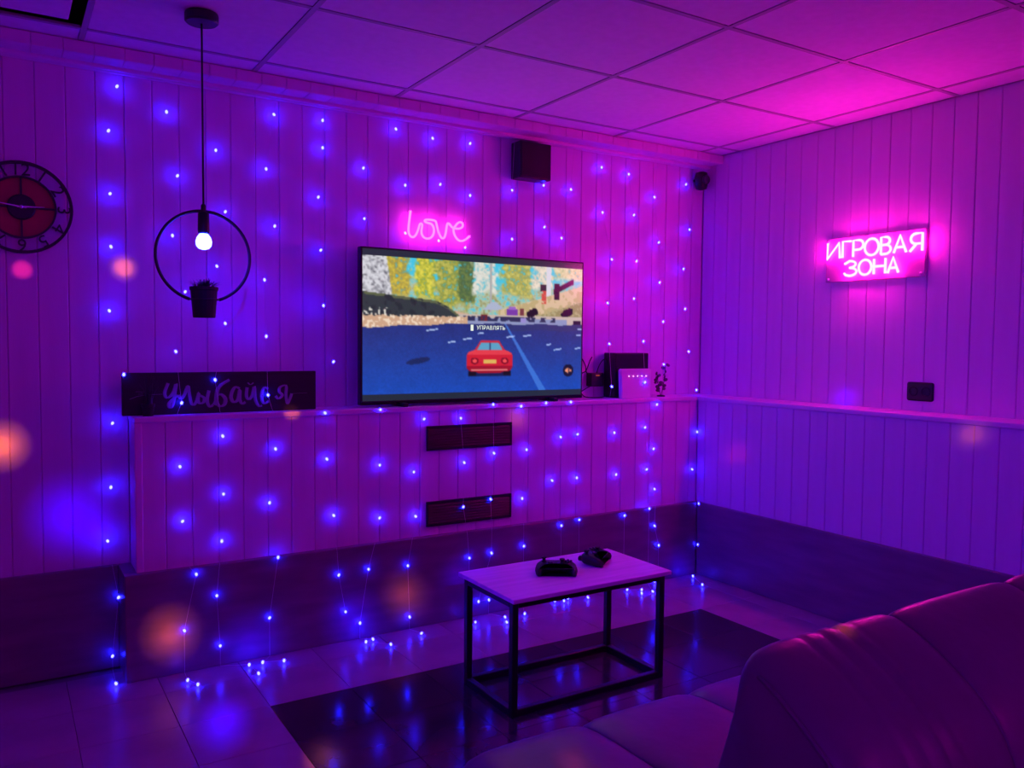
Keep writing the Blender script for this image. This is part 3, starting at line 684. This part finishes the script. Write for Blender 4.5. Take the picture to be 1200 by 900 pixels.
# ------------------------------------------------------------------ curtain of blue fairy lights
curtain = thing('fairy_light_curtain', 'curtain of blue fairy lights hanging from the cornice to the floor', 'fairy lights', (-1.6, -0.03, 2.235))
OFF = Vector((1.6, 0.03, -2.235))
obj('header_cable', tube([Vector((x, -0.054, 2.244 + 0.002 * math.sin(x * 9))) + OFF for x in np.linspace(-3.12, -0.12, 60)], 0.0018, 5), 'wire', curtain)
bb = lathe([(0.0012, -0.0072), (0.0042, -0.0052), (0.0054, -0.0010), (0.0047, 0.0035), (0.0021, 0.0064)], 7)
bmesh.ops.recalc_face_normals(bb, faces=bb.faces)
bulb_me = bpy.data.meshes.new('bulb'); bb.to_mesh(bulb_me); bb.free(); bulb_me.materials.append(M['bulb'])
for p in bulb_me.polygons: p.use_smooth = True
for st in STRANDS:
    path = [Vector((st[0][0], -0.052, 2.244))]
    for i, p in enumerate(st):
        p = Vector(p)
        q = path[-1]
        if q.z > 1.0 and p.z < 0.98 and p.y < -0.18:         # down over the ledge edge
            if -2.13 < p.x < -0.92:
                path += [Vector((p.x, -0.040, 1.66)), Vector((p.x, -0.040, 1.0)), Vector((p.x, -0.05, 0.980)), Vector((p.x, -0.186, 0.9795))]
            else:
                path += [Vector((p.x, -0.150, 0.982)), Vector((p.x, -0.187, 0.979))]
        elif q.z > 0.40 and p.z < 0.38 and p.y < -0.2:
            path.append(Vector(((p.x + q.x) / 2, -0.212, 0.402)))
        elif q.z > 0.05 and p.z < 0.03:
            path.append(Vector((q.x, q.y, 0.004)))
        path.append(p)
    wire = obj('strand', tube([v + OFF + Vector((0, 0.002, 0.0)) for v in path], 0.0007, 4), 'wire', curtain)
    for p in st:
        bo = obj('bulb', bulb_me, 'bulb', wire, loc=Vector(p) + OFF)
        bo.rotation_euler = (random.uniform(-0.9, 0.9), random.uniform(-0.6, 0.6), 0)

# ------------------------------------------------------------------ pendant lamp and its hanging plant
pend = thing('pendant_lamp', 'black hoop pendant lamp with a glowing bare bulb', 'pendant lamp', (-2.859, -0.63, 1.385))
PZ = H - 1.385
obj('canopy', lathe([(0.050, PZ), (0.052, PZ - 0.006), (0.052, PZ - 0.026), (0.047, PZ - 0.031), (0.010, PZ - 0.032)], 32), 'black_metal', pend, False)
obj('cable', tube([(0, 0, PZ - 0.03), (0, 0, 0.305)], 0.0032, 8), 'black', pend, True)
hoop = [(0.1465 * math.sin(a), 0, 0.1475 + 0.1465 * math.cos(a)) for a in np.linspace(-math.pi + 0.315, math.pi - 0.315, 64)]
obj('hoop', tube(hoop, 0.0052, 8), 'black_metal', pend, True)
obj('pot_ring', tube([(0.0445 * math.cos(k * math.pi / 16), 0.0445 * math.sin(k * math.pi / 16), 0.0085) for k in range(32)], 0.0026, 6, True), 'black_metal', pend, True)
obj('ferrule', lathe([(0.006, 0.285), (0.008, 0.292), (0.008, 0.312), (0.004, 0.318)], 12), 'black_metal', pend, True)
sk = obj('socket', lathe([(0.010, 0.292), (0.0175, 0.286), (0.0185, 0.232), (0.0165, 0.222), (0.012, 0.221)], 20), 'black', pend, True)
obj('bulb', lathe([(0.010, 0.224), (0.014, 0.220), (0.022, 0.209), (0.0255, 0.196), (0.0240, 0.183), (0.0165, 0.1735), (0.006, 0.1700)], 18), 'pendant_bulb', pend, True)

def plant(name, label, loc, r0, r1, h, nleaf, lh, spread, grp=None, width=0.004):
    t = thing(name, label, 'potted plant', loc, 0, grp)
    obj('pot', lathe([(r0, 0), (r0 + 0.001, 0.003), (r1, h - 0.012), (r1 + 0.003, h - 0.010), (r1 + 0.003, h), (r1 - 0.003, h), (r1 - 0.004, h - 0.008), (0.002, h - 0.009)], 20), 'rubber', t, False)
    bm = bmesh.new()
    for k in range(nleaf):
        a = random.uniform(0, 2 * math.pi); s = random.uniform(0.2, 1.0) * spread; hh = lh * random.uniform(0.55, 1.0)
        rr = random.uniform(0, r1 * 0.7); bx_, by_ = rr * math.cos(a), rr * math.sin(a)
        d = Vector((math.cos(a), math.sin(a), 0)); n_ = Vector((-d.y, d.x, 0)); prev = None
        for q in range(4):
            f = q / 3
            c = Vector((bx_, by_, h - 0.01)) + d * (s * f * f) + Vector((0, 0, hh * (f - 0.25 * f * f * s / max(spread, 1e-4))))
            wd = width * (1 - f) + 0.0004
            cur = (bm.verts.new(c - n_ * wd), bm.verts.new(c + n_ * wd + d * 0.0006))
            if prev: bm.faces.new((prev[0], prev[1], cur[1], cur[0]))
            prev = cur
    fo = obj('foliage', bm, 'leaf', t); fo['kind'] = 'stuff'
    return t
plant('potted_plant', 'small black pot with a tufty plant held by the lamp hoop', (-2.860, -0.63, 1.334), 0.034, 0.042, 0.100, 150, 0.042, 0.035, width=0.0035)
plant('potted_plant', 'tiny black pot with grass blades in front of the lettered board', (-2.964, -0.142, ZL), 0.018, 0.022, 0.045, 26, 0.135, 0.03, width=0.0014)

# ------------------------------------------------------------------ clock
clock = thing('wall_clock', 'round black skeleton wall clock with red centre disc', 'clock', (-3.354, 0, 1.727))
def ringmesh(r0, r1, y0, y1, n=64):
    bm = bmesh.new(); R_ = []
    for r, y in ((r0, y0), (r1, y0), (r1, y1), (r0, y1)):
        R_.append([bm.verts.new((r * math.cos(2 * math.pi * k / n), y, r * math.sin(2 * math.pi * k / n))) for k in range(n)])
    for i in range(4):
        A, B = R_[i], R_[(i + 1) % 4]
        for k in range(n): bm.faces.new((A[k], A[(k + 1) % n], B[(k + 1) % n], B[k]))
    return bm
obj('rim', ringmesh(0.153, 0.163, -0.024, -0.010), 'black_metal', clock)
obj('inner_ring', ringmesh(0.104, 0.1105, -0.024, -0.010), 'black_metal', clock)
obj('red_disc', lathe([(0.106, 0.008), (0.106, 0.014)], 48, (0, 0, 0), 'Y'), 'red_disc', clock)
obj('hub_disc', lathe([(0.045, 0.014), (0.045, 0.022), (0.040, 0.024)], 36, (0, 0, 0), 'Y'), 'black', clock)
for k in range(4):
    a = k * math.pi / 2
    bm = box(-0.0032, 0.0032, -0.022, -0.012, 0.040, 0.108)
    bmesh.ops.rotate(bm, verts=bm.verts, cent=(0, 0, 0), matrix=Matrix.Rotation(a, 3, 'Y'))
    obj('spoke', bm, 'black_metal', clock)
for k in range(1, 13):
    me_ = text_mesh(str(k), 0.062, 0.004); me_.materials.append(M['black_metal'])
    a = math.radians(90 - 30 * k)
    o = obj('numeral', me_, 'black_metal', clock)
    o.matrix_local = Matrix.Translation((0.1315 * math.cos(a), -0.017, 0.1315 * math.sin(a))) @ Matrix.Rotation(math.radians(30 * k), 4, 'Y') @ Matrix.Rotation(math.pi / 2, 4, 'X')
def hand(nm, ang, L, tail, wd, y):
    bm = prism([(-tail, -wd * 0.6), (0, -wd), (L, -wd * 0.25), (L, wd * 0.25), (0, wd), (-tail, wd * 0.6)], y, y - 0.002)
    bmesh.ops.rotate(bm, verts=bm.verts, cent=(0, 0, 0), matrix=Matrix.Rotation(-ang, 3, 'Y'))
    obj(nm, bm, 'hand', clock)
hand('minute_hand', math.radians(172), 0.098, 0.016, 0.0028, -0.028)
hand('hour_hand', math.radians(3), 0.072, 0.014, 0.0032, -0.031)
obj('hand_cap', lathe([(0.006, 0.024), (0.006, 0.034), (0.003, 0.036)], 14, (0, 0, 0), 'Y'), 'hand', clock, True)

# ------------------------------------------------------------------ lettered board on the ledge
bd = thing('lettered_board', 'long black board with cursive word Улыбайся and an arrow, on the ledge', 'sign', (-2.68, -0.100, ZL))
obj('board', box(-0.368, 0.368, -0.010, 0.010, 0.0, 0.160, 0.002, 1), 'board', bd)
WID = [0.0055, 0.0055, 0.0055, 0.0055, 0.0065, 0.0060, 0.0055, 0.0030, 0.0055, 0.0055, 0.0016, 0.0012, 0.0012, 0.0012, 0.0012]
for i, st in enumerate(SMILE):
    bm = bmesh.new()
    pts = catmull([(x + 2.68, -0.0108, z - ZL) for x, z in st], 4) if len(st) > 2 else [(x + 2.68, -0.0108, z - ZL) for x, z in st]
    n = len(pts); wv = []
    for k, p in enumerate(pts):
        p = Vector(p); a = Vector(pts[max(0, k - 1)]); c = Vector(pts[min(n - 1, k + 1)])
        t_ = (c - a).normalized()
        wv.append(WID[i] * 1.25 * (0.35 + 0.65 * abs(t_.z)))
    add_tube(bm, pts, wv, 6)
    for v in bm.verts: v.co.y = -0.0108 + (v.co.y + 0.0108) * 0.18
    obj('arrow_stroke' if i > 9 else 'letter', bm, 'lettering', bd)

# ------------------------------------------------------------------ vents in the built-out wall
def vent(z0, z1, label):
    t = thing('vent_grille', label, 'vent', (-1.611, YB, z0), 0, 'vent grilles under the television')
    h = z1 - z0; w2 = 0.222
    obj('backing', box(-w2 + 0.004, w2 - 0.004, -0.004, -0.001, 0.004, h - 0.004), 'black', t)
    for (a, b_, c, d) in ((-w2, w2, 0, 0.010), (-w2, w2, h - 0.010, h), (-w2, -w2 + 0.010, 0.010, h - 0.010), (w2 - 0.010, w2, 0.010, h - 0.010)):
        obj('frame', box(a, b_, -0.011, -0.001, c, d, 0.0015, 1), 'black', t)
    n = 7
    for k in range(n):
        z = 0.013 + (h - 0.026) * (k + 0.5) / n
        bm = box(-w2 + 0.010, w2 - 0.010, -0.0012, 0.0012, -0.0062, 0.0062)
        bmesh.ops.rotate(bm, verts=bm.verts, cent=(0, 0, 0), matrix=Matrix.Rotation(math.radians(-28), 3, 'X'))
        obj('slat', bm, 'black', t, loc=(0, -0.0075, z))
vent(0.778, 0.888, 'black slatted vent grille just under the television ledge, upper of two')
vent(0.437, 0.550, 'black slatted vent grille just above the dark plinth, lower of two')

# ------------------------------------------------------------------ wall speaker, corner camera, socket
sp = thing('wall_speaker', 'square black speaker box high on the back wall', 'speaker', (-1.207, 0, 2.054))
obj('cabinet', box(-0.092, 0.092, -0.085, -0.006, 0, 0.176, 0.006), 'black', sp)
obj('front_grille', box(-0.084, 0.084, -0.090, -0.083, 0.008, 0.168, 0.004), 'rubber', sp)
obj('bracket', box(-0.03, 0.03, -0.008, 0.0, 0.04, 0.14, 0.002), 'black_metal', sp)
cs = thing('corner_speaker', 'small rounded black speaker tucked in the corner under the cornice', 'speaker', (-0.072, 0, 2.125))
obj('shell', lathe([(0.012, 0.0), (0.030, 0.006), (0.036, 0.030), (0.037, 0.070), (0.032, 0.094), (0.014, 0.100)], 20, (0, -0.055, 0)), 'black', cs, True)
obj('cone_ring', lathe([(0.024, 0.030), (0.026, 0.038), (0.018, 0.040), (0.010, 0.036)], 18, (0, -0.058, 0.052), 'Y'), 'grey', cs, True)
obj('bracket', tube([(0.0, 0.0, 0.06), (0, -0.03, 0.055)], 0.008, 8), 'black_metal', cs)
so = thing('wall_socket', 'double black power socket with rounded corners on the right wall', 'socket', (0, -1.346, 1.063))
obj('frame', box(-0.011, 0.0, -0.060, 0.060, -0.041, 0.041, 0.009, 3), 'black', so, True)
for s in (-1, 1):
    obj('insert', lathe([(0.021, 0.010), (0.021, 0.013), (0.018, 0.013), (0.017, 0.0105)], 20, (0, s * 0.029, 0), 'X'), 'black_gloss', so, True)
    for q in (-1, 1):
        obj('pin_hole', lathe([(0.0026, 0.0105), (0.0026, 0.0115)], 8, (0, s * 0.029 + q * 0.0095, 0), 'X'), 'rubber', so)

# ------------------------------------------------------------------ devices beside the television
con = thing('game_console', 'upright black game console behind the white router', 'game console', (-0.600, -0.062, ZL))
obj('case', box(-0.116, 0.116, -0.046, 0.046, 0.006, 0.236, 0.005), 'black', con)
obj('front_panel', box(-0.110, 0.110, -0.0485, -0.045, 0.150, 0.230, 0.001, 1), 'black_gloss', con)
obj('base', box(-0.10, 0.10, -0.05, 0.05, 0, 0.008, 0.002, 1), 'grey', con)
rt = thing('wifi_router', 'white upright router with a row of five tiny lights', 'router', (-0.607, -0.142, ZL))
bm = prism([(-0.097, 0), (0.097, 0), (0.104, 0.148), (0.098, 0.154), (-0.098, 0.154), (-0.104, 0.148)], -0.014, 0.014)
bmesh.ops.bevel(bm, geom=bm.edges[:], offset=0.004, segments=2, affect='EDGES')
obj('case', bm, 'white_plastic', rt)
for k in range(5):
    obj('indicator_light', lathe([(0.0028, 0.013), (0.0028, 0.0152), (0.0015, 0.0158)], 8, (-0.052 + 0.029 * k, 0, 0.116), 'Y'), 'led_white', rt)
ad_ = thing('power_adapter', 'black plug-in power adapter with a faint red light on the back wall', 'adapter', (-0.777, 0, 1.035))
obj('case', box(-0.043, 0.043, -0.045, 0.0, 0, 0.072, 0.006), 'black', ad_)
obj('indicator_light', box(-0.012, 0.012, -0.0462, -0.0448, 0.056, 0.060), 'led_red', ad_)
def cable(label, pts, r=0.0028):
    tag(obj('cable', tube(catmull(pts, 6), r, 6), 'rubber', None, True), label, 'cable', 'black cables beside the television')
cable('black cable arching from the adapter over to the console', [(-0.775, -0.03, 1.10), (-0.775, -0.05, 1.14), (-0.755, -0.055, 1.172), (-0.73, -0.055, 1.176), (-0.7175, -0.05, 1.15)])
cable('black cable zigzagging from the television edge up and down to the adapter', [(-0.96, -0.05, 1.10), (-0.93, -0.04, 1.17), (-0.895, -0.03, 1.205), (-0.85, -0.03, 1.15), (-0.84, -0.03, 1.11), (-0.80, -0.03, 1.075)])
cable('black cable sagging from the television edge along the ledge', [(-0.93, -0.055, 1.06), (-0.90, -0.055, 1.10), (-0.86, -0.052, 1.12), (-0.835, -0.052, 1.17), (-0.82, -0.050, 1.19)])
cable('black cable lying along the ledge behind the console', [(-0.98, -0.08, 0.99), (-0.93, -0.09, 1.01), (-0.88, -0.08, 0.985), (-0.80, -0.09, 0.981), (-0.74, -0.06, 0.984), (-0.70, -0.02, 0.99)])
cable('black cable dropping from the adapter to the ledge', [(-0.80, -0.03, 1.04), (-0.85, -0.05, 1.03), (-0.91, -0.06, 1.005), (-0.95, -0.06, 0.985)])
sprig = thing('leafy_sprig', 'small dark leafy sprig ornament beside the router', 'ornament', (-0.385, -0.10, ZL))
obj('stand', lathe([(0.022, 0), (0.022, 0.006), (0.006, 0.010)], 16), 'grey', sprig, True)
for s, tx, hz in ((0, -0.030, 0.125), (1, 0.030, 0.170)):
    obj('stem', tube(catmull([(0, 0, 0.005), (tx * 0.6, 0, hz * 0.4), (tx, 0, hz)], 5), 0.0018, 5), 'grey', sprig)
    for k in range(9):
        f = 0.25 + 0.75 * k / 8
        a = random.uniform(0, 6.28)
        bm = lathe([(0.001, -0.002), (0.0120, -0.001), (0.0135, 0.0015), (0.002, 0.003)], 8)
        bmesh.ops.scale(bm, verts=bm.verts, vec=(1.0, 0.75, 1.0))
        obj('leaf', bm, 'leaf_purple', sprig, True, loc=(tx * min(1, f * 1.05) + 0.012 * math.cos(a), 0.010 * math.sin(a), hz * f), rot=(random.uniform(0.8, 2.0), random.uniform(-0.6, 0.6), a))
